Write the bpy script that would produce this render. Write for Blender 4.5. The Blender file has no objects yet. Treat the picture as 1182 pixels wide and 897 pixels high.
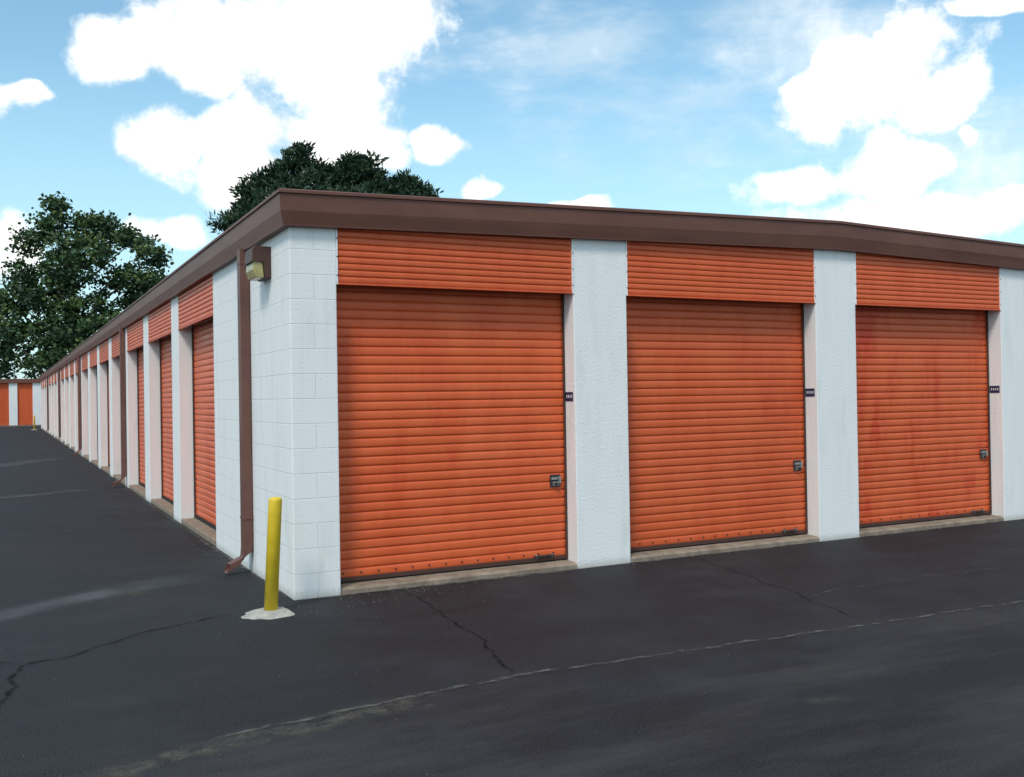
import bpy, bmesh, math, random
import numpy as np
from mathutils import Vector, Matrix
random.seed(4); rng=np.random.default_rng(7)
S=bpy.context.scene
S.view_settings.view_transform='Standard'; S.view_settings.look='None'; S.view_settings.exposure=0
COL=S.collection

# ------------------------------------------------------------------ materials
def newmat(name):
    m=bpy.data.materials.new(name); m.use_nodes=True
    nt=m.node_tree; b=nt.nodes['Principled BSDF']
    return m,nt,b
def N(nt,t,**k):
    n=nt.nodes.new(t)
    for a,v in k.items(): setattr(n,a,v)
    return n
def ramp(nt,src,stops):
    r=N(nt,'ShaderNodeValToRGB')
    e=r.color_ramp.elements
    while len(e)<len(stops): e.new(0.5)
    for i,(p,c) in enumerate(stops):
        e[i].position=p; e[i].color=(c[0],c[1],c[2],1) if not isinstance(c,(int,float)) else (c,c,c,1)
    nt.links.new(src,r.inputs[0]); return r.outputs[0]
def noise(nt,scale,detail=5,rough=.6,vec=None,mscale=None):
    n=N(nt,'ShaderNodeTexNoise'); n.inputs['Scale'].default_value=scale
    n.inputs['Detail'].default_value=min(detail,4); n.inputs['Roughness'].default_value=rough
    if vec is None:
        vec=N(nt,'ShaderNodeNewGeometry').outputs['Position']
    if mscale:
        mp=N(nt,'ShaderNodeMapping'); mp.inputs['Scale'].default_value=mscale
        nt.links.new(vec,mp.inputs[0]); vec=mp.outputs[0]
    nt.links.new(vec,n.inputs['Vector']); return n.outputs[0]
def mix(nt,f,a,b,mode='MIX'):
    m=N(nt,'ShaderNodeMix',data_type='RGBA',blend_type=mode)
    for s,v in ((m.inputs[0],f),(m.inputs[6],a),(m.inputs[7],b)):
        if isinstance(v,(int,float)): s.default_value=v
        elif isinstance(v,tuple): s.default_value=(*v,1)
        else: nt.links.new(v,s)
    return m.outputs[2]
def math_(nt,op,a,b=0.0,c=None,clamp=False):
    m=N(nt,'ShaderNodeMath',operation=op); m.use_clamp=clamp
    for s,v in zip(m.inputs,(a,b,c)):
        if v is None: continue
        if isinstance(v,(int,float)): s.default_value=v
        else: nt.links.new(v,s)
    return m.outputs[0]
def bump(nt,b,h,strength=.3,dist=.01):
    bp=N(nt,'ShaderNodeBump'); bp.inputs['Strength'].default_value=strength; bp.inputs['Distance'].default_value=dist
    nt.links.new(h,bp.inputs['Height']); nt.links.new(bp.outputs[0],b.inputs['Normal'])

def sepz(nt):
    g=N(nt,'ShaderNodeNewGeometry'); s=N(nt,'ShaderNodeSeparateXYZ'); nt.links.new(g.outputs['Position'],s.inputs[0]); return s
def white_paint(name,blocks):
    m,nt,b=newmat(name)
    s=sepz(nt)
    n3=noise(nt,2.4,3,.6,mscale=(3,3,.5)); h=noise(nt,45,2,.7)
    c=ramp(nt,n3,[(.3,(.86,.865,.85)),(.55,(.83,.84,.83)),(.8,(.74,.745,.72))])
    z=math_(nt,'ADD',s.outputs[2],math_(nt,'MULTIPLY',h,-.10))
    dirt=N(nt,'ShaderNodeMapRange'); nt.links.new(z,dirt.inputs[0])
    dirt.inputs[1].default_value=-.05; dirt.inputs[2].default_value=.03; dirt.inputs[3].default_value=.7; dirt.inputs[4].default_value=0
    c=mix(nt,dirt.outputs[0],c,(.40,.38,.34))
    if blocks:
        cb=N(nt,'ShaderNodeCombineXYZ'); nt.links.new(math_(nt,'ADD',s.outputs[0],s.outputs[1]),cb.inputs[0]); nt.links.new(s.outputs[2],cb.inputs[1])
        br=N(nt,'ShaderNodeTexBrick'); nt.links.new(cb.outputs[0],br.inputs['Vector'])
        br.inputs['Scale'].default_value=1; br.inputs['Brick Width'].default_value=.4; br.inputs['Row Height'].default_value=.2
        br.inputs['Mortar Size'].default_value=.004; br.inputs['Mortar Smooth'].default_value=.8
        br.offset=.5
        inv=math_(nt,'SUBTRACT',1.0,br.outputs['Fac'])
        hh=math_(nt,'ADD',inv,math_(nt,'MULTIPLY',h,.8))
        c=mix(nt,math_(nt,'MULTIPLY',br.outputs['Fac'],.10),c,(.5,.52,.53))
        bump(nt,b,hh,.6,.005)
    else:
        bump(nt,b,h,.7,.006)
    nt.links.new(c,b.inputs['Base Color']); b.inputs['Roughness'].default_value=.7
    b.inputs['Specular IOR Level'].default_value=.3
    return m
M_block=white_paint('painted_block',True)
M_white=white_paint('painted_pillar',False)

def orange(name,pitch,zoff,stain):
    m,nt,b=newmat(name)
    oi=N(nt,'ShaderNodeObjectInfo')
    n2=noise(nt,2.2,3,.65,mscale=(1.6,1.6,.5)); n3=noise(nt,7,3,.75,mscale=(.35,.35,3.4))
    c=ramp(nt,n2,[(.3,(.74,.138,.042)),(.55,(.69,.115,.033)),(.78,(.64,.086-.03*stain,.024-.01*stain))])
    c=mix(nt,math_(nt,'MULTIPLY',ramp(nt,n3,[(.5,0.),(.8,1.)]),.22),c,(.76,.23,.11))
    if stain:
        c=mix(nt,math_(nt,'MULTIPLY',ramp(nt,n2,[(.52,0.),(.68,1.)]),.5),c,(.60,.045,.015))
    hv=N(nt,'ShaderNodeHueSaturation'); nt.links.new(c,hv.inputs['Color'])
    nt.links.new(math_(nt,'ADD',.9,math_(nt,'MULTIPLY',oi.outputs['Random'],.14)),hv.inputs['Value'])
    s=sepz(nt)
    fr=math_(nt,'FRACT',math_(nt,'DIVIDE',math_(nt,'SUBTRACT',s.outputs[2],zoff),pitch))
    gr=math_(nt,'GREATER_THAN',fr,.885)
    c=mix(nt,math_(nt,'MULTIPLY',gr,.36),hv.outputs[0],(.14,.03,.015))  # shadow line in each slat groove painted into the colour
    nt.links.new(c,b.inputs['Base Color'])
    nt.links.new(ramp(nt,n3,[(.3,.34),(.7,.50)]),b.inputs['Roughness'])
    b.inputs['Specular IOR Level'].default_value=.4
    return m
PITCH=.0775; DZ0=.1
M_door=orange('orange_door_paint',PITCH,DZ0,0)
M_door2=orange('orange_door_paint_stained',PITCH,DZ0,1)
HP=.0535; HZ0=2.545
M_head=orange('orange_header_paint',HP,HZ0,0)

def simple(name,c1,c2,scale=4,rough=.6,bs=0,metal=0,spec=.4,mscale=None,bscale=40):
    m,nt,b=newmat(name)
    n=noise(nt,scale,3,.65,mscale=mscale)
    nt.links.new(ramp(nt,n,[(.3,c1),(.7,c2)]),b.inputs['Base Color'])
    b.inputs['Roughness'].default_value=rough; b.inputs['Metallic'].default_value=metal; b.inputs['Specular IOR Level'].default_value=spec
    if bs: bump(nt,b,noise(nt,bscale,2,.7),bs,.006)
    return m
M_brown=simple('brown_metal_fascia',(.125,.048,.034),(.18,.074,.050),1.2,.5,.10,mscale=(1,1,3),bscale=2)
M_brown2=simple('brown_downspout',(.12,.052,.040),(.17,.075,.058),3,.5)
M_brown_d=simple('brown_trim_dark',(.06,.028,.022),(.09,.04,.03),3,.5)
M_conc=simple('sill_concrete',(.17,.13,.095),(.32,.26,.20),7,.9,.6)
M_conc2=simple('pad_concrete',(.28,.27,.24),(.48,.46,.41),14,.9,.7)
M_yellow=simple('yellow_paint',(.68,.46,.02),(.80,.57,.035),7,.5,.1,bscale=20)
M_dark=simple('dark_metal',(.02,.02,.022),(.05,.05,.05),8,.5)
M_steel=simple('galvanised_latch',(.30,.30,.29),(.48,.48,.47),30,.4,metal=.7)
M_navy=simple('number_plate',(.012,.018,.06),(.02,.03,.09),10,.4)
M_pl=simple('plate_lettering',(.6,.62,.65),(.75,.75,.75),30,.5)
M_lens=simple('yellowed_lens',(.30,.26,.10),(.46,.40,.19),12,.25)
M_roof=simple('roof_metal',(.30,.30,.29),(.42,.41,.40),3,.5)
M_interior=simple('shadow_gap_rubber',(.012,.012,.012),(.025,.022,.02),8,.8)
M_stone=simple('gravel_stone',(.10,.095,.09),(.36,.34,.31),25,.9)

# ------------------------------------------------------------------ helpers
def empty(name,loc=(0,0,0)):
    e=bpy.data.objects.new(name,None); e.location=loc; COL.objects.link(e); e.empty_display_size=.2; return e
def addmesh(name,v,f,mat,parent=None,smooth=False,recalc=True):
    me=bpy.data.meshes.new(name); me.from_pydata([tuple(p) for p in v],[],[tuple(q) for q in f]); me.update()
    if recalc:
        bm=bmesh.new(); bm.from_mesh(me); bmesh.ops.recalc_face_normals(bm,faces=bm.faces); bm.to_mesh(me); bm.free()
    if mat: me.materials.append(mat)
    if smooth: me.polygons.foreach_set('use_smooth',[True]*len(me.polygons))
    o=bpy.data.objects.new(name,me); COL.objects.link(o)
    if parent: 
        o.parent=parent; o.matrix_parent_inverse=Matrix.Translation(parent.location).inverted()
    return o
def box(name,x0,x1,y0,y1,z0,z1,mat,parent=None,bev=0):
    v=[(x,y,z) for x in(x0,x1) for y in(y0,y1) for z in(z0,z1)]
    f=[(0,1,3,2),(4,6,7,5),(0,4,5,1),(2,3,7,6),(0,2,6,4),(1,5,7,3)]
    o=addmesh(name,v,f,mat,parent)
    if bev:
        m=o.modifiers.new('b','BEVEL'); m.width=bev; m.segments=2
    return o
def cyl(name,p0,p1,r0,r1,mat,parent=None,seg=16,smooth=True):
    p0=Vector(p0);p1=Vector(p1);d=(p1-p0).normalized()
    a=d.orthogonal().normalized(); b=d.cross(a)
    v=[];f=[]
    for p,r in((p0,r0),(p1,r1)):
        for i in range(seg):
            t=2*math.pi*i/seg; v.append(p+a*math.cos(t)*r+b*math.sin(t)*r)
    for i in range(seg): f.append((i,(i+1)%seg,seg+(i+1)%seg,seg+i))
    f.append(tuple(range(seg))[::-1]); f.append(tuple(range(seg,2*seg)))
    return addmesh(name,v,f,mat,parent,smooth=False)

def ribbed(name,a0,a1,z0,z1,plane,axis,pitch,amp,mat,parent,nx=1,wob=0.):
    """corrugated roll-up curtain; axis 'x': spans X, faces -Y; axis 'y': spans Y, faces -X"""
    prof=[]; z=z0; k=0
    shape=[(0,.0),(.04,.50),(.10,.74),(.22,.90),(.40,1.),(.58,1.),(.74,.90),(.82,.72),(.87,.45),(.895,-.1),(.93,-.35),(.97,-.25)]
    while z<z1-1e-6:
        for t,h in shape:
            zz=z+t*pitch
            if zz<=z1: prof.append((zz,h*amp,k))
        z+=pitch; k+=1
    prof.append((z1,0,k))
    off=np.array([[random.uniform(-1,1) for _ in range(nx+1)] for _ in range(k+2)])
    ph=random.uniform(0,6)
    v=[];f=[]
    for zz,h,kk in prof:
        for i in range(nx+1):
            a=a0+(a1-a0)*i/nx
            dz=wob*off[kk][i]*(.5 if 0<i<nx else .3); dh=wob*.8*math.sin(a*2.1+zz*1.7+ph)
            if zz in(z0,z1): dz=0
            if axis=='x': v.append((a,plane-h-dh,zz+dz))
            else: v.append((plane-h-dh,a,zz+dz))
    n=nx+1
    for j in range(len(prof)-1):
        for i in range(nx):
            f.append((j*n+i,j*n+i+1,(j+1)*n+i+1,(j+1)*n+i) if axis=='x' else (j*n+i,(j+1)*n+i,(j+1)*n+i+1,j*n+i+1))
    return addmesh(name,v,f,mat,parent,smooth=True,recalc=False)

# ------------------------------------------------------------------ main storage building
B=empty('storage_building')
W=11.83; L=60.3; REC=.2; WT=3.12
SL=.0262
AMP=.0085
def ztop(x): return 3.245+SL*min(max(x,0),W-min(x,W))
box('corner_block_wall',0,.384,0,3.22,-.05,WT,M_block,B,.008)
box('corner_block_wall_far',W-.384,W,0,3.22,-.05,WT,M_block,B,.008)
fd=[(.384,2.631),(3.216,5.624),(6.209,8.617),(9.202,W-.384)]
for a,b in((2.631,3.216),(5.624,6.209),(8.617,9.202)):
    box('front_pillar',a,b,0,.45,-.05,WT,M_white,B,.008)
def latch(x,y,z,axis):
    def bx(n,a0,a1,o0,o1,z0,z1,m,bev=.002):
        if axis=='x': return box(n,x+a0,x+a1,y-o1,y-o0,z+z0,z+z1,m,B,bev)
        return box(n,x-o1,x-o0,y+a0,y+a1,z+z0,z+z1,m,B,bev)
    bx('latch_plate',-.055,.055,.011,.018,-.055,.06,M_dark)
    bx('latch_slide',-.045,.05,.018,.028,.012,.035,M_steel)
    bx('latch_cup',-.03,.03,.018,.032,-.045,-.005,M_steel)
    bx('latch_hasp',.03,.05,.018,.043,-.02,.045,M_steel)
    bx('latch_padlock',-.014,.014,.032,.050,-.05,-.012,M_dark,.004)
for i,(a,b) in enumerate(fd):
    ribbed('roll_up_door',a-.01,b+.01,DZ0,2.62,REC,'x',PITCH,AMP,M_door2 if i==2 else M_door,B,nx=10,wob=.0018)
    box('door_bottom_bar',a,b,REC-.022,REC+.02,DZ0-.03,DZ0+.006,M_brown_d,B,.003)
    box('rubber_seal',a,b,REC-.01,REC+.03,.055,DZ0-.03,M_interior,B)
    ribbed('header_panel',a+.004,b-.004,HZ0,WT+.05,.012,'x',HP,.008,M_head,B,nx=6,wob=.001)
    box('header_lip',a,b,-.002,.03,2.528,2.545,M_head,B,.003)
    box('header_soffit',a,b,.03,REC+.05,2.60,2.63,M_brown_d,B)
    box('header_side_trim_l',a,a+.012,-.006,.02,2.53,WT,M_white,B)
    box('header_side_trim_r',b-.012,b,-.006,.02,2.53,WT,M_white,B)
    for xx in (a+.006,b-.006):
        for zz in (2.6,2.75,2.9): box('header_screw',xx-.005,xx+.005,-.009,-.006,zz,zz+.01,M_dark,B)
    box('door_guide_l',a,a+.03,REC-.03,REC-.018,.07,2.6,M_brown_d,B)
    box('door_guide_r',b-.022,b,REC-.03,REC-.018,.07,2.6,M_brown_d,B)
    n=18; vv=[];ff=[]
    for j in range(n+1):
        x=a+(b-a)*j/n; r=random.uniform(-.012,.012)
        vv+= [(x,.012+r,-.05),(x,.012+r*.7,.035),(x,.04+r,.052),(x,.5,.068)]
    for j in range(n):
        for q in range(3): ff.append((j*4+q,(j+1)*4+q,(j+1)*4+q+1,j*4+q+1))
    addmesh('door_sill',vv,ff,M_conc,B)
    latch(b-.12,REC,.80,'x')
    box('bottom_handle',b-.36,b-.16,REC-.05,REC-.02,DZ0+.012,DZ0+.026,M_dark,B,.003)
    for xx in(b-.34,b-.18): box('bottom_handle_foot',xx-.008,xx+.008,REC-.045,REC-.005,DZ0+.004,DZ0+.034,M_steel,B,.002)
    v=[];f=[]
    x=a+.08
    while x<b-.05:
        c=len(v); 
        for dx,dz in((-.006,-.006),(.006,-.006),(.006,.006),(-.006,.006)): v.append((x+dx,REC-.017,DZ0+.038+dz))
        for dx,dz in((-.006,-.006),(.006,-.006),(.006,.006),(-.006,.006)): v.append((x+dx,REC-.005,DZ0+.038+dz))
        f+= [(c,c+1,c+2,c+3),(c,c+4,c+5,c+1),(c+1,c+5,c+6,c+2),(c+2,c+6,c+7,c+3),(c+3,c+7,c+4,c)]
        x+=.155
    addmesh('bottom_rivets',v,f,M_dark,B)
    box('unit_plate',b-.004,b,.035,.165,1.54,1.625,M_navy,B)
    for k in range(4): box('unit_digit',b-.006,b-.004,.05+k*.028,.062+k*.028,1.570,1.598,M_pl,B)
# --- left long side
y=3.22; k=0; P=3.005; DW=2.42
while k<19:
    y0=y+k*P; y1=y0+DW
    ribbed('side_roll_up_door',y0-.01,y1+.01,DZ0,2.62,REC,'y',PITCH,AMP,M_door,B,nx=4 if k<4 else 1,wob=.0015)
    ribbed('side_header_panel',y0+.004,y1-.004,HZ0,WT+.05,.012,'y',HP,.008,M_head,B)
    box('side_header_lip',-.002,.03,y0,y1,2.528,2.545,M_head,B,.003)
    box('side_header_soffit',.03,REC+.05,y0,y1,2.60,2.63,M_brown_d,B)
    box('side_rubber_seal',REC-.02,REC+.03,y0,y1,.05,DZ0+.005,M_interior,B)
    box('side_sill',.012,.5,y0,y1,-.05,.06,M_conc,B,.012)
    box('side_guide',REC-.03,REC-.018,y1-.03,y1,.06,2.6,M_brown_d,B)
    if k<4: latch(REC,y0+.14,.80,'y')
    box('side_pillar',0,.45,y1,y1+P-DW,-.05,WT,M_white,B,.008)
    k+=1
box('rear_wall',0,W,L,L+.2,-.05,WT,M_block,B)
box('east_wall',W-.2,W-.003,3.22,L,-.05,WT,M_block,B)
box('inner_partition',.5,W-.5,.5,.6,-.05,WT,M_interior,B)
box('inner_partition_side',.5,.6,.6,L,-.05,WT,M_interior,B)
# roof + fascia ring
path=[(0,0,-1,-1),(W/2,0,0,-1),(W,0,1,-1),(W,L+.2,1,1),(W/2,L+.2,0,1),(0,L+.2,-1,1)]
prof=[(-.10,'t',0.012),(.085,'t',0.012),(.108,'t',0),(.108,'t',-.022),(.094,'t',-.03),(.088,'t',-.16),(.062,'b',.012),(.060,'b',0),(-.01,'b',0)]
v=[];f=[]
for (px,py,dx,dy) in path:
    zt=ztop(px); zb=2.972+.0225*min(px,W-px)
    for o,w,dz in prof: v.append((px+dx*o,py+dy*o,(zt if w=='t' else zb)+dz))
n=len(prof)
for i in range(6):
    j=(i+1)%6
    for q in range(n-1): f.append((i*n+q,j*n+q,j*n+q+1,i*n+q+1))
fa=addmesh('roof_fascia',v,f,M_brown,B)
v=[(-.0,-.0,3.235),(W/2,0,3.235+SL*W/2),(W,0,3.235),(W,L,3.235),(W/2,L,3.235+SL*W/2),(0,L,3.235)]
addmesh('metal_roof',v,[(0,1,4,5),(1,2,3,4)],M_roof,B)
# downspouts
def spout(y):
    w=.062; d=.042
    pts=[(-.05,2.99,0),(-.05,.25,0),(-.06,.185,.4),(-.10,.13,.9),(-.235,.06,1.2)]
    v=[];f=[]
    for x,z,an in pts:
        nx,nz=math.cos(an),math.sin(an)
        for s1,s2 in((-1,-1),(1,-1),(1,1),(-1,1)):
            v.append((x+nx*d*s1, y+w*s2, z+nz*d*s1))
    for i in range(len(pts)-1):
        for q in range(4): f.append((i*4+q,(i+1)*4+q,(i+1)*4+(q+1)%4,i*4+(q+1)%4))
    o=addmesh('downspout',v,f,M_brown2,B)
    m=o.modifiers.new('s','SOLIDIFY'); m.thickness=.003
    m=o.modifiers.new('b','BEVEL'); m.width=.006; m.segments=2
    for z in(2.85,.5): box('downspout_strap',-.096,0,y-w-.006,y+w+.006,z,z+.025,M_brown2,B,.002)
for yy in(1.46,11.95,23.95,36,48): spout(yy)

# ------------------------------------------------------------------ wall light
WL=empty('wall_light',(0,.73,2.7))
def prism(name,pr,y0,y1,mat,bev):
    n=len(pr); v=[(x,yy,z) for yy in(y0,y1) for x,z in pr]
    f=[tuple(range(n)),tuple(range(2*n-1,n-1,-1))]+[(i,i+n,(i+1)%n+n,(i+1)%n) for i in range(n)]
    o=addmesh(name,v,f,mat,WL); m=o.modifiers.new('b','BEVEL'); m.width=bev; m.segments=2; return o
prism('housing',[(-.002,2.90),(-.135,2.90),(-.158,2.88),(-.162,2.775),(-.07,2.765),(-.055,2.63),(-.002,2.63)],.59,.87,M_brown_d,.006)
prism('lens',[(-.150,2.773),(-.156,2.70),(-.135,2.635),(-.06,2.632),(-.072,2.763)],.598,.862,M_lens,.006)
box('lens_rim',-.168,-.065,.586,.874,2.764,2.778,M_brown_d,WL,.002)

# ------------------------------------------------------------------ bollards
def bollard(x,y,tilt,pad=True):
    E=empty('bollard',(x,y,0))
    h=.86; r=.05; seg=28
    rings=[(0,-.05),(r,-.05),(r,h-.03),(r*.985,h-.012),(r*.9,h),(r*.6,h+.006),(0,h+.008)]
    v=[];f=[]
    for rr,z in rings:
        for i in range(seg):
            t=2*math.pi*i/seg; v.append((x+rr*math.cos(t)+tilt*z,y+rr*math.sin(t),z))
    for j in range(len(rings)-1):
        for i in range(seg): f.append((j*seg+i,j*seg+(i+1)%seg,(j+1)*seg+(i+1)%seg,(j+1)*seg+i))
    o=addmesh('post',v,f,M_yellow,E,smooth=True)
    bm=bmesh.new(); bm.from_mesh(o.data); bmesh.ops.remove_doubles(bm,verts=bm.verts,dist=1e-5); bm.to_mesh(o.data); bm.free()
    v=[(x,y,.035)];f=[]
    s=26
    for i in range(s):
        t=2*math.pi*i/s; q=random.uniform(.9,1.08); v.append((x+.12*q*math.cos(t),y+.12*q*math.sin(t),.028))
    for i in range(s):
        t=2*math.pi*i/s; q=random.uniform(.85,1.12); v.append((x-.02+.2*q*math.cos(t),y+.2*q*math.sin(t),-.004))
    for i in range(s):
        j=(i+1)%s; f.append((0,1+i,1+j)); f.append((1+i,1+s+i,1+s+j,1+j))
    addmesh('concrete_footing',v,f,M_conc2,E,smooth=True)
bollard(-.277,-.375,.055)
bollard(-.45,57.5,0)

# ------------------------------------------------------------------ far storage building
F=empty('storage_building',(0,69.5,0))
per=1.50; x=-1.75-12*per
xs=x
while x<10:
    box('pillar',x,x+.53,69.5,69.9,-.05,3.15,M_white,F)
    ribbed('roll_up_door',x+.53,x+per,.08,3.1,69.62,'x',.085,.013,M_door,F)
    x+=per
box('roof_fascia',xs-.1,x+.1,69.38,69.6,3.05,3.34,M_brown,F)
box('roof_slab',xs,x,69.6,80,3.1,3.3,M_roof,F)
box('side_wall',xs,xs+.2,69.9,80,-.05,3.1,M_block,F)
box('sill',xs,x,69.49,69.62,-.05,.07,M_conc,F)

# ------------------------------------------------------------------ ground
m,nt,b=newmat('asphalt')
n1=noise(nt,.8,4,.68); n2=noise(nt,75,2,.8); n3=noise(nt,1.1,4,.72,mscale=(.3,1.5,1))
c=ramp(nt,n1,[(.35,(.0065,.0072,.0105)),(.5,(.0125,.0135,.0175)),(.7,(.030,.031,.036))])
# older, greyer worn lane in front of the paving seam at Y = -2.9; fresher black sealcoat beside the building
s=sepz(nt)
wl=N(nt,'ShaderNodeMapRange'); nt.links.new(math_(nt,'ADD',s.outputs[1],math_(nt,'MULTIPLY',n3,.5)),wl.inputs[0])
wl.inputs[1].default_value=-2.35; wl.inputs[2].default_value=-2.75; wl.inputs[3].default_value=.15; wl.inputs[4].default_value=.7
c=mix(nt,math_(nt,'MULTIPLY',ramp(nt,n3,[(.44,0.),(.74,1.)]),wl.outputs[0]),c,(.070,.069,.070))
c=mix(nt,math_(nt,'MULTIPLY',ramp(nt,n2,[(.46,0.),(.70,1.)]),.6),c,(.060,.060,.064))
nt.links.new(c,b.inputs['Base Color'])
nt.links.new(ramp(nt,n1,[(.3,.58),(.7,.82)]),b.inputs['Roughness']); b.inputs['Specular IOR Level'].default_value=.25
bump(nt,b,n2,1.0,.016)
G=addmesh('asphalt_ground',[(-400,-300,0),(400,-300,0),(400,500,0),(-400,500,0)],[(0,1,2,3)],m)

def ribbonmat(name,col,amount,nscale,lo,hi):
    m,nt,b=newmat(name)
    at=N(nt,'ShaderNodeAttribute'); at.attribute_name='edge'
    n=noise(nt,nscale,4,.7)
    a=math_(nt,'MULTIPLY',ramp(nt,n,[(lo,0.),(hi,1.)]),math_(nt,'POWER',at.outputs['Fac'],1.2))
    a=math_(nt,'MULTIPLY',a,amount,clamp=True)
    b.inputs['Base Color'].default_value=(*col,1); b.inputs['Roughness'].default_value=.95; b.inputs['Specular IOR Level'].default_value=.15
    nt.links.new(a,b.inputs['Alpha']); return m
M_pale=ribbonmat('pale_silt',(.18,.175,.16),.75,9,.40,.70)
M_faint=ribbonmat('faint_silt',(.11,.11,.105),.6,8,.42,.72)
M_wash=ribbonmat('dried_runoff',(.12,.13,.14),.7,1.6,.25,.7)
M_crack=ribbonmat('crack_dark',(.003,.003,.004),.7,14,.34,.62)
M_sand=ribbonmat('sand_drift',(.15,.14,.11),.7,8,.40,.76)
M_sanddash=ribbonmat('straw_debris',(.20,.18,.05),1.,26,.5,.62)
def ribbon(name,pts,width,mat,zz,jit=.02,step=.09,kind='line'):
    P=[Vector((*p,0)) for p in pts]; q=[]
    for a,b in zip(P[:-1],P[1:]):
        n=max(1,int((b-a).length/step))
        for i in range(n): q.append(a.lerp(b,i/n))
    q.append(P[-1])
    v=[];f=[];e=[]
    off=0
    for i,p in enumerate(q):
        d=(q[min(i+1,len(q)-1)]-q[max(i-1,0)]).normalized(); s=Vector((-d.y,d.x,0))
        off=off*.8+random.uniform(-jit,jit)
        w=width*random.uniform(.6,1.3)
        fade=min(1,i/3,(len(q)-1-i)/3)
        for k,ev in((-1,0),(-.35,1),(.35,1),(1,0)):
            pp=p+s*(off+k*w); v.append((pp.x,pp.y,zz)); e.append(ev*fade)
    for i in range(len(q)-1):
        for k in range(3): f.append((i*4+k,(i+1)*4+k,(i+1)*4+k+1,i*4+k+1))
    o=addmesh(name,v,f,mat,None,recalc=False)
    at=o.data.attributes.new('edge','FLOAT','POINT'); at.data.foreach_set('value',e)
    return o
ribbon('ground_silt_joint',[(-1.2,-2.96),(-.684,-2.9),(-.09,-2.81),(.565,-2.76),(2.085,-2.84),(4.4,-2.98),(9,-3.1)],.024,M_pale,.008,.014,.05)
ribbon('ground_crack',[(.908,-.05),(.80,-1.4),(.565,-2.76)],.016,M_crack,.004,.02,.06)
ribbon('ground_crack',[(3.95,-.05),(3.64,-1.22),(3.25,-2.85)],.012,M_crack,.004,.02,.06)
ribbon('ground_silt_joint',[(1.7,-1.4),(1.9,-2.3)],.014,M_faint,.004,.02,.06)
ribbon('ground_silt_joint',[(3.4,-2.0),(4.8,-1.9),(6.5,-2.1)],.03,M_faint,.004,.03,.07)
ribbon('ground_crack',[(-.519,-.227),(-1.163,-.466),(-1.632,-.903),(-1.93,-1.026),(-2.07,-1.93),(-2.3,-2.6)],.024,M_crack,.004,.02,.06)
ribbon('ground_crack',[(-1.93,-1.026),(-2.1,-.83),(-2.9,-.7)],.02,M_crack,.008,.02,.06)
ribbon('runoff_stain',[(-.3,1.5),(-.8,1.35),(-1.3,1.14),(-2.1,.6),(-4,-.2)],.36,M_wash,.004,.03,.2)
ribbon('runoff_stain',[(-.3,12.0),(-1.3,11.4),(-4,10.2)],.3,M_wash,.004,.05,.3)
ribbon('runoff_stain',[(-.3,23.9),(-1.2,22.6),(-2.2,20.6),(-5,18)],.8,M_wash,.004,.05,.4)
ribbon('sand_patch',[(-1.9,-3.2),(-1.3,-3.12),(-.5,-3.0),(.1,-2.9)],.15,M_sand,.004,.03,.1)
ribbon('sand_patch',[(-2.6,-3.7),(-1.8,-3.65)],.16,M_sand,.004,.03,.1)
ribbon('sand_patch',[(1.5,-3.9),(1.9,-3.95)],.08,M_sand,.004,.03,.1)
ribbon('straw_patch',[(-1.25,1.0),(-.95,.85)],.12,M_sanddash,.008,.03,.08)
ribbon('straw_patch',[(-1.35,.35),(-1.1,.35)],.08,M_sanddash,.008,.03,.08)
ribbon('wall_base_silt',[(.0,-.03),(.4,-.03),(2.7,-.03),(5.7,-.03),(9,-.03)],.05,M_pale,.006,.01,.12)
ribbon('wall_base_silt',[(-.03,.0),(-.03,3.2),(-.03,12)],.04,M_pale,.007,.01,.12)

v=[];f=[]
def stone(x,y,z,r):
    c=len(v)
    ps=[(1,0,0),(-1,0,0),(0,1,0),(0,-1,0),(0,0,.7),(0,0,-.7)]
    for p in ps: v.append((x+p[0]*r*random.uniform(.6,1.3),y+p[1]*r*random.uniform(.6,1.3),z+p[2]*r*random.uniform(.6,1.2)))
    for a in((0,2,4),(2,1,4),(1,3,4),(3,0,4),(2,0,5),(1,2,5),(3,1,5),(0,3,5)): f.append(tuple(c+i for i in a))
for i in range(90):
    x=random.uniform(.3,9); stone(x,random.gauss(0,.05)-.05,.004,random.uniform(.002,.006))
for i in range(90):
    x=random.gauss(.7,.5); yv=-abs(random.gauss(0,.35))-.05; stone(x,yv,.004,random.uniform(.002,.006))
for i in range(40):
    stone(-abs(random.gauss(0,.12))-.03,random.uniform(0,9),.004,random.uniform(.003,.007))
for i in range(30):
    stone(random.gauss(-.28,.25),random.gauss(-.4,.2),.005,random.uniform(.002,.005))
for i in range(200):
    stone(random.uniform(-2.5,5),random.uniform(-4,-.3),.003,random.uniform(.0015,.0035))
for i in range(90):
    x=random.uniform(.4,9); stone(x,random.uniform(.03,.17),.062,random.uniform(.002,.006))
addmesh('gravel',v,f,M_stone,None)

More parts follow.
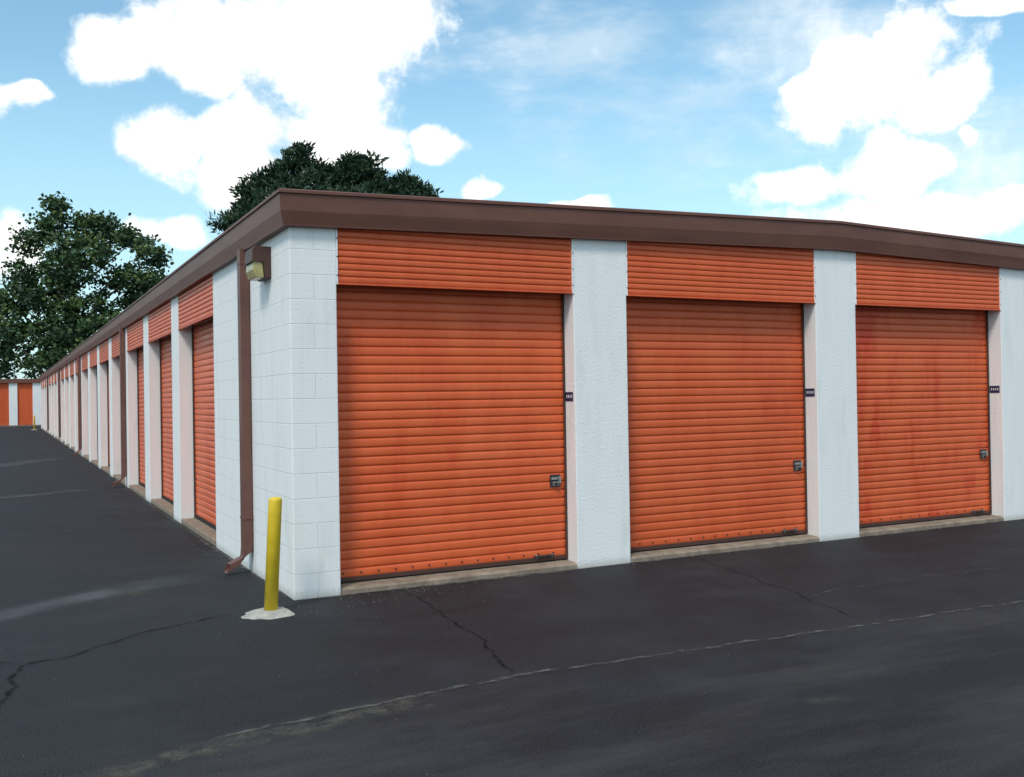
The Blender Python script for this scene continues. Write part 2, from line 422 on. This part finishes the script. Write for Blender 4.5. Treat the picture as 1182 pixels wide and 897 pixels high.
# ------------------------------------------------------------------ trees
def leafmat(name,a,bc,c3):
    m,nt,b=newmat(name)
    at=N(nt,'ShaderNodeAttribute'); at.attribute_name='tone'
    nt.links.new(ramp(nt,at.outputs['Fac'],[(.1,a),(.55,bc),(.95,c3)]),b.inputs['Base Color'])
    b.inputs['Roughness'].default_value=.6; b.inputs['Specular IOR Level'].default_value=.25
    return m
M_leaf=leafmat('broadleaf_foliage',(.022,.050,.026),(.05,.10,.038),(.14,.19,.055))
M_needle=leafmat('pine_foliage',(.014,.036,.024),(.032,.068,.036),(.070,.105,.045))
M_bark=simple('bark',(.06,.045,.035),(.13,.10,.08),6,.9,.6)
RV=np.array([.8874,-.461,0]); FV=np.array([.461,.8874,0])
def tree(name,base,lobes,nleaf,size,elong,mat,trunk_r,top,clump=.9,per=55):
    E=empty(name,base)
    V=[];tones=[]
    base=np.array(base)
    vols=np.array([l[2]*l[3] for l in lobes]); vols=vols/vols.sum()
    for (a,z,ra,rz,dep),w in zip(lobes,vols):
        nl=int(nleaf*w); nc=max(4,int(nl/per))
        u=rng.normal(size=(nc,3)); u/=np.linalg.norm(u,axis=1)[:,None]
        r=rng.uniform(.25,1.12,nc)**.7
        C=np.stack([a+u[:,0]*r*ra, dep+u[:,1]*r*min(ra,2.6), z+u[:,2]*r*rz],1)
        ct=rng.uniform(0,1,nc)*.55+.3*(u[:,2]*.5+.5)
        idx=rng.integers(0,nc,nl)
        q=rng.normal(size=(nl,3))*clump*.42*rng.uniform(.5,1.25,(nc,1))[idx]; q[:,2]*=.65
        P=C[idx]+q
        d1=rng.normal(size=(nl,3)); d1[:,2]*=.7
        if elong>1.5: d1=q+rng.normal(size=(nl,3))*.2; d1[:,2]+=.25
        d1/=np.linalg.norm(d1,axis=1)[:,None]
        d2=np.cross(d1,rng.normal(size=(nl,3))); d2/=np.linalg.norm(d2,axis=1)[:,None]
        s=size*rng.uniform(.6,1.35,(nl,1))
        A=P-d1*s*elong*.5; Bq=P+d2*s*.5; Cq=P+d1*s*elong*.5; D=P-d2*s*.5
        V.append(np.stack([A,Bq,Cq,D],1)); tones.append(np.clip(ct[idx]+rng.normal(size=nl)*.13,0,1))
    V=np.concatenate(V); t=np.concatenate(tones)
    flat=V.reshape(-1,3)
    Wd=base+flat[:,0:1]*RV+flat[:,1:2]*FV+flat[:,2:3]*np.array([0,0,1])
    nq=len(V); me=bpy.data.meshes.new('foliage')
    me.vertices.add(nq*4); me.vertices.foreach_set('co',Wd.ravel())
    me.loops.add(nq*4); me.loops.foreach_set('vertex_index',np.arange(nq*4))
    me.polygons.add(nq); me.polygons.foreach_set('loop_start',np.arange(0,nq*4,4)); me.polygons.foreach_set('loop_total',np.full(nq,4))
    me.update(calc_edges=True)
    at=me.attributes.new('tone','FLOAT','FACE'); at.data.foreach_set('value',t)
    me.materials.append(mat)
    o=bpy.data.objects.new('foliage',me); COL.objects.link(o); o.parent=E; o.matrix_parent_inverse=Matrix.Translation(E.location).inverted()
    b3=Vector(base)
    segs=6
    for i in range(segs):
        z0=top*i/segs; z1=top*(i+1)/segs
        cyl('trunk_%d'%(i+1),b3+Vector((math.sin(i)*.12,0,z0-.05)),b3+Vector((math.sin(i+1)*.12,0,z1)),trunk_r*(1-i/segs*.85),trunk_r*(1-(i+1)/segs*.85),M_bark,E,10)
    for i,(a,z,ra,rz,dep) in enumerate(lobes):
        tgt=b3+Vector(RV*a+FV*dep)+Vector((0,0,z))
        st=b3+Vector((0,0,min(top*.92,max(top*.25,z-abs(a)*.8-rz*.6))))
        cyl('limb_%d'%(i+1),st,tgt,trunk_r*.28,trunk_r*.06,M_bark,E,7)
k=.0709
def lob(px,py,rx,ry,cx,hy,k,dep=0): return ((px-cx)*k,1.6+(hy-py)*k,rx*k,ry*k,dep)
L1=[lob(*q,95,464,k,d) for q,d in [((82,236,13,16),0),((78,262,18,18),0),((112,262,20,20),1),((56,282,14,16),-1),((135,262,14,14),0),((158,280,22,16),1),((185,300,16,16),0),((112,300,36,26),-1),((36,316,15,16),0),((30,345,24,18),0),((8,352,14,14),1),((78,335,36,26),0),((155,330,32,24),1),((22,390,24,24),-1),((65,385,42,30),1),((110,375,42,32),0),((188,335,16,20),0),((12,415,24,18),0),((110,425,65,27),0)]]
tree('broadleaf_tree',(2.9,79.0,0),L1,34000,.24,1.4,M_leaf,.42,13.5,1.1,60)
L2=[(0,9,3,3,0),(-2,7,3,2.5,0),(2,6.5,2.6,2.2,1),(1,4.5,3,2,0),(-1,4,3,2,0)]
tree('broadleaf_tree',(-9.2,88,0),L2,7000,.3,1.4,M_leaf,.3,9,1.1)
k=.0532
def pine(cx,base,Lb,n,top): tree('pine_tree',base,[lob(*q,cx,460,k,d) for q,d in Lb],n,.12,3.4,M_needle,.3,top,.75,75)
pine(350,(14.1,51.5,0),[((354,172,8,8),0),((347,184,14,10),0),((364,188,14,10),.5),((334,198,18,10),0),((378,200,16,11),.5),((316,206,15,9),0),((300,220,16,10),0),((285,232,14,10),0),((352,216,36,20),0),((388,212,18,14),.6),((340,244,62,20),0),((266,258,10,8),0),((300,256,32,16),0),((350,290,60,25),0)],26000,15.5)
pine(415,(17.6,50.2,0),[((404,188,11,10),0),((424,185,10,9),0),((414,197,18,12),0),((396,210,18,12),0),((433,203,15,10),.5),((442,214,13,9),0),((415,232,42,20),0),((415,270,45,22),0)],17000,14.5)
pine(466,(20.2,48.8,0),[((462,210,9,7),0),((452,218,13,9),0),((478,215,10,8),.4),((488,223,9,6),.4),((465,236,30,14),0),((465,270,34,20),0)],10000,13)

# ------------------------------------------------------------------ world
w=bpy.data.worlds.new('World'); S.world=w; w.use_nodes=True; nt=w.node_tree
bg=nt.nodes['Background']; bg.inputs['Strength'].default_value=.1
SUN_EL=math.radians(52); SUN_AZ=math.radians(-132)  # from +Y clockwise
sky=N(nt,'ShaderNodeTexSky',sky_type='NISHITA'); sky.sun_disc=False; sky.sun_elevation=SUN_EL; sky.sun_rotation=SUN_AZ
sky.air_density=1.0; sky.dust_density=.6; sky.ozone_density=1.0
tc=N(nt,'ShaderNodeTexCoord'); D=tc.outputs['Generated']
sx=N(nt,'ShaderNodeSeparateXYZ'); nt.links.new(D,sx.inputs[0])
az=math_(nt,'MULTIPLY',math_(nt,'ARCTAN2',sx.outputs[0],sx.outputs[1]),57.2958)
el=math_(nt,'MULTIPLY',math_(nt,'ARCSINE',sx.outputs[2]),57.2958)
cb=N(nt,'ShaderNodeCombineXYZ'); nt.links.new(az,cb.inputs[0]); nt.links.new(el,cb.inputs[1])
def vm(op,a,b):
    m=N(nt,'ShaderNodeVectorMath',operation=op)
    for s,v in zip(m.inputs,(a,b)):
        if isinstance(v,tuple): s.default_value=v
        elif v is not None: nt.links.new(v,s)
    return m
def tnoise(scale,detail,rough,vec,out=0):
    n=N(nt,'ShaderNodeTexNoise'); n.inputs['Scale'].default_value=scale; n.inputs['Detail'].default_value=detail; n.inputs['Roughness'].default_value=rough
    nt.links.new(vec,n.inputs['Vector']); return n.outputs[out]
wn=tnoise(16,1,.6,D,1)
wv=vm('MULTIPLY',vm('SUBTRACT',wn,(.5,.5,.5)).outputs[0],(3.6,3.0,0)).outputs[0]
V=vm('ADD',cb.outputs[0],wv).outputs[0]
def chain(lobes,V):
    cur=None
    for a,e,ra,re in lobes:
        d=vm('MULTIPLY',vm('SUBTRACT',V,(a,e,0)).outputs[0],(1/ra,1/re,0)).outputs[0]
        l=N(nt,'ShaderNodeVectorMath',operation='DOT_PRODUCT'); nt.links.new(d,l.inputs[0]); nt.links.new(d,l.inputs[1])
        cur=l.outputs['Value'] if cur is None else math_(nt,'MINIMUM',cur,l.outputs['Value'])
    return math_(nt,'SUBTRACT',1.0,math_(nt,'SQRT',math_(nt,'MAXIMUM',cur,0.0)))
cum=[(5.6,18.6,2.8,1.7),(9.5,18.9,4.4,2.3),(14,19.2,4,2.6),(19,21,5.2,3.1),(17.8,17,3.6,3.6),(13.2,15,3.4,2.3),(19.8,14.7,1.9,1.5),(7.9,14,2.2,1.7),(12.6,12.7,2.8,1.9),(16.6,14.2,3.2,1.9),
(23.2,14.4,1.9,.8),(25.8,12.3,1.0,.8),(.6,15.9,1.6,.6),(.3,7.7,1.8,1.9),(8.4,9.4,2.4,.9),(31.6,11.1,2.2,.4),
(48.6,17.2,4.2,3.0),(45.4,15.6,2.8,1.7),(51.0,15.4,2.6,2.0),(44.2,11.3,3.4,1.2),(48.7,12.1,3.6,1.5),(53,13.6,1.0,.8),(52,9.3,8.5,1.5),(54.5,19.6,2.6,.6),(49.8,21.2,1.4,.5)]
wis=[(31,19.3,8,3),(37,15.5,10,3.4),(53.5,12.5,9,5),(44,19,9,4.2)]
d0=chain(cum,V)
fb=tnoise(19,5,.64,D)
d1=math_(nt,'ADD',d0,math_(nt,'MULTIPLY',math_(nt,'SUBTRACT',fb,.5),1.5))
mr=N(nt,'ShaderNodeMapRange',interpolation_type='SMOOTHSTEP'); nt.links.new(d1,mr.inputs[0]); mr.inputs[1].default_value=-.18; mr.inputs[2].default_value=.34
c1=mr.outputs[0]
mp=N(nt,'ShaderNodeMapping'); mp.inputs['Scale'].default_value=(1,1,3.2); mp.inputs['Rotation'].default_value=(.25,0,0); nt.links.new(D,mp.inputs[0])
st=tnoise(6.5,4,.68,mp.outputs[0])
d2=math_(nt,'ADD',chain(wis,V),math_(nt,'MULTIPLY',math_(nt,'SUBTRACT',st,.48),2.6))
mr=N(nt,'ShaderNodeMapRange',interpolation_type='SMOOTHSTEP'); nt.links.new(d2,mr.inputs[0]); mr.inputs[1].default_value=0; mr.inputs[2].default_value=1.2
c2=math_(nt,'MULTIPLY',mr.outputs[0],.55)
dd=vm('MULTIPLY',vm('SUBTRACT',cb.outputs[0],(28,8,0)).outputs[0],(1/40,1/26,0)).outputs[0]
ln=N(nt,'ShaderNodeVectorMath',operation='LENGTH'); nt.links.new(dd,ln.inputs[0])
mk=N(nt,'ShaderNodeMapRange'); nt.links.new(ln.outputs['Value'],mk.inputs[0]); mk.inputs[1].default_value=.95; mk.inputs[2].default_value=1.4
gn=tnoise(3.2,2,.58,D)
mr=N(nt,'ShaderNodeMapRange',interpolation_type='SMOOTHSTEP'); nt.links.new(gn,mr.inputs[0]); mr.inputs[1].default_value=.42; mr.inputs[2].default_value=.58
c3=math_(nt,'MULTIPLY',mr.outputs[0],mk.outputs[0])  # unseen clouds outside the view, added thick to lift ambient light
cov=math_(nt,'MAXIMUM',math_(nt,'MAXIMUM',c1,c2),c3)
tint=mix(nt,1.0,sky.outputs[0],(1.75,2.15,1.95),'MULTIPLY')
hz=N(nt,'ShaderNodeMapRange'); nt.links.new(el,hz.inputs[0]); hz.inputs[1].default_value=0; hz.inputs[2].default_value=18; hz.inputs[3].default_value=.8; hz.inputs[4].default_value=.0
tint=mix(nt,hz.outputs[0],tint,(5.8,8.2,9.2))
ccol=ramp(nt,math_(nt,'ADD',math_(nt,'MULTIPLY',fb,1.1),math_(nt,'MULTIPLY',d0,.15)),[(.36,(.62,.72,.79)),(.60,(1.,1.,1.))])
ccol=vm('MULTIPLY',ccol,(13.0,13.0,12.8)).outputs[0]
fin=mix(nt,cov,tint,ccol)
nt.links.new(fin,bg.inputs[0])

# sun through thin cloud: soft
sd=bpy.data.lights.new('sun','SUN'); sd.energy=2.2; sd.angle=math.radians(14); sd.color=(1,.94,.86)
so=bpy.data.objects.new('sun',sd); COL.objects.link(so)
dirv=Vector((math.sin(SUN_AZ)*math.cos(SUN_EL),math.cos(SUN_AZ)*math.cos(SUN_EL),math.sin(SUN_EL)))
so.rotation_euler=dirv.to_track_quat('Z','Y').to_euler(); so.location=(-20,-20,30)

# ------------------------------------------------------------------ camera
cd=bpy.data.cameras.new('camera'); cd.sensor_width=36; cd.lens=34.35; cd.clip_end=2000; cd.clip_start=.05
co=bpy.data.objects.new('camera',cd); COL.objects.link(co); S.camera=co
p=.00727
fw=Vector((.461*math.cos(p),.8874*math.cos(p),math.sin(p))).normalized()
rt=Vector((.8874,-.461,0)).normalized(); up=rt.cross(fw)
th=.016
r2=rt*math.cos(th)-up*math.sin(th); u2=up*math.cos(th)+rt*math.sin(th)
M=Matrix((( r2.x,u2.x,-fw.x,-2.024),(r2.y,u2.y,-fw.y,-7.705),(r2.z,u2.z,-fw.z,1.6),(0,0,0,1)))
co.matrix_world=M
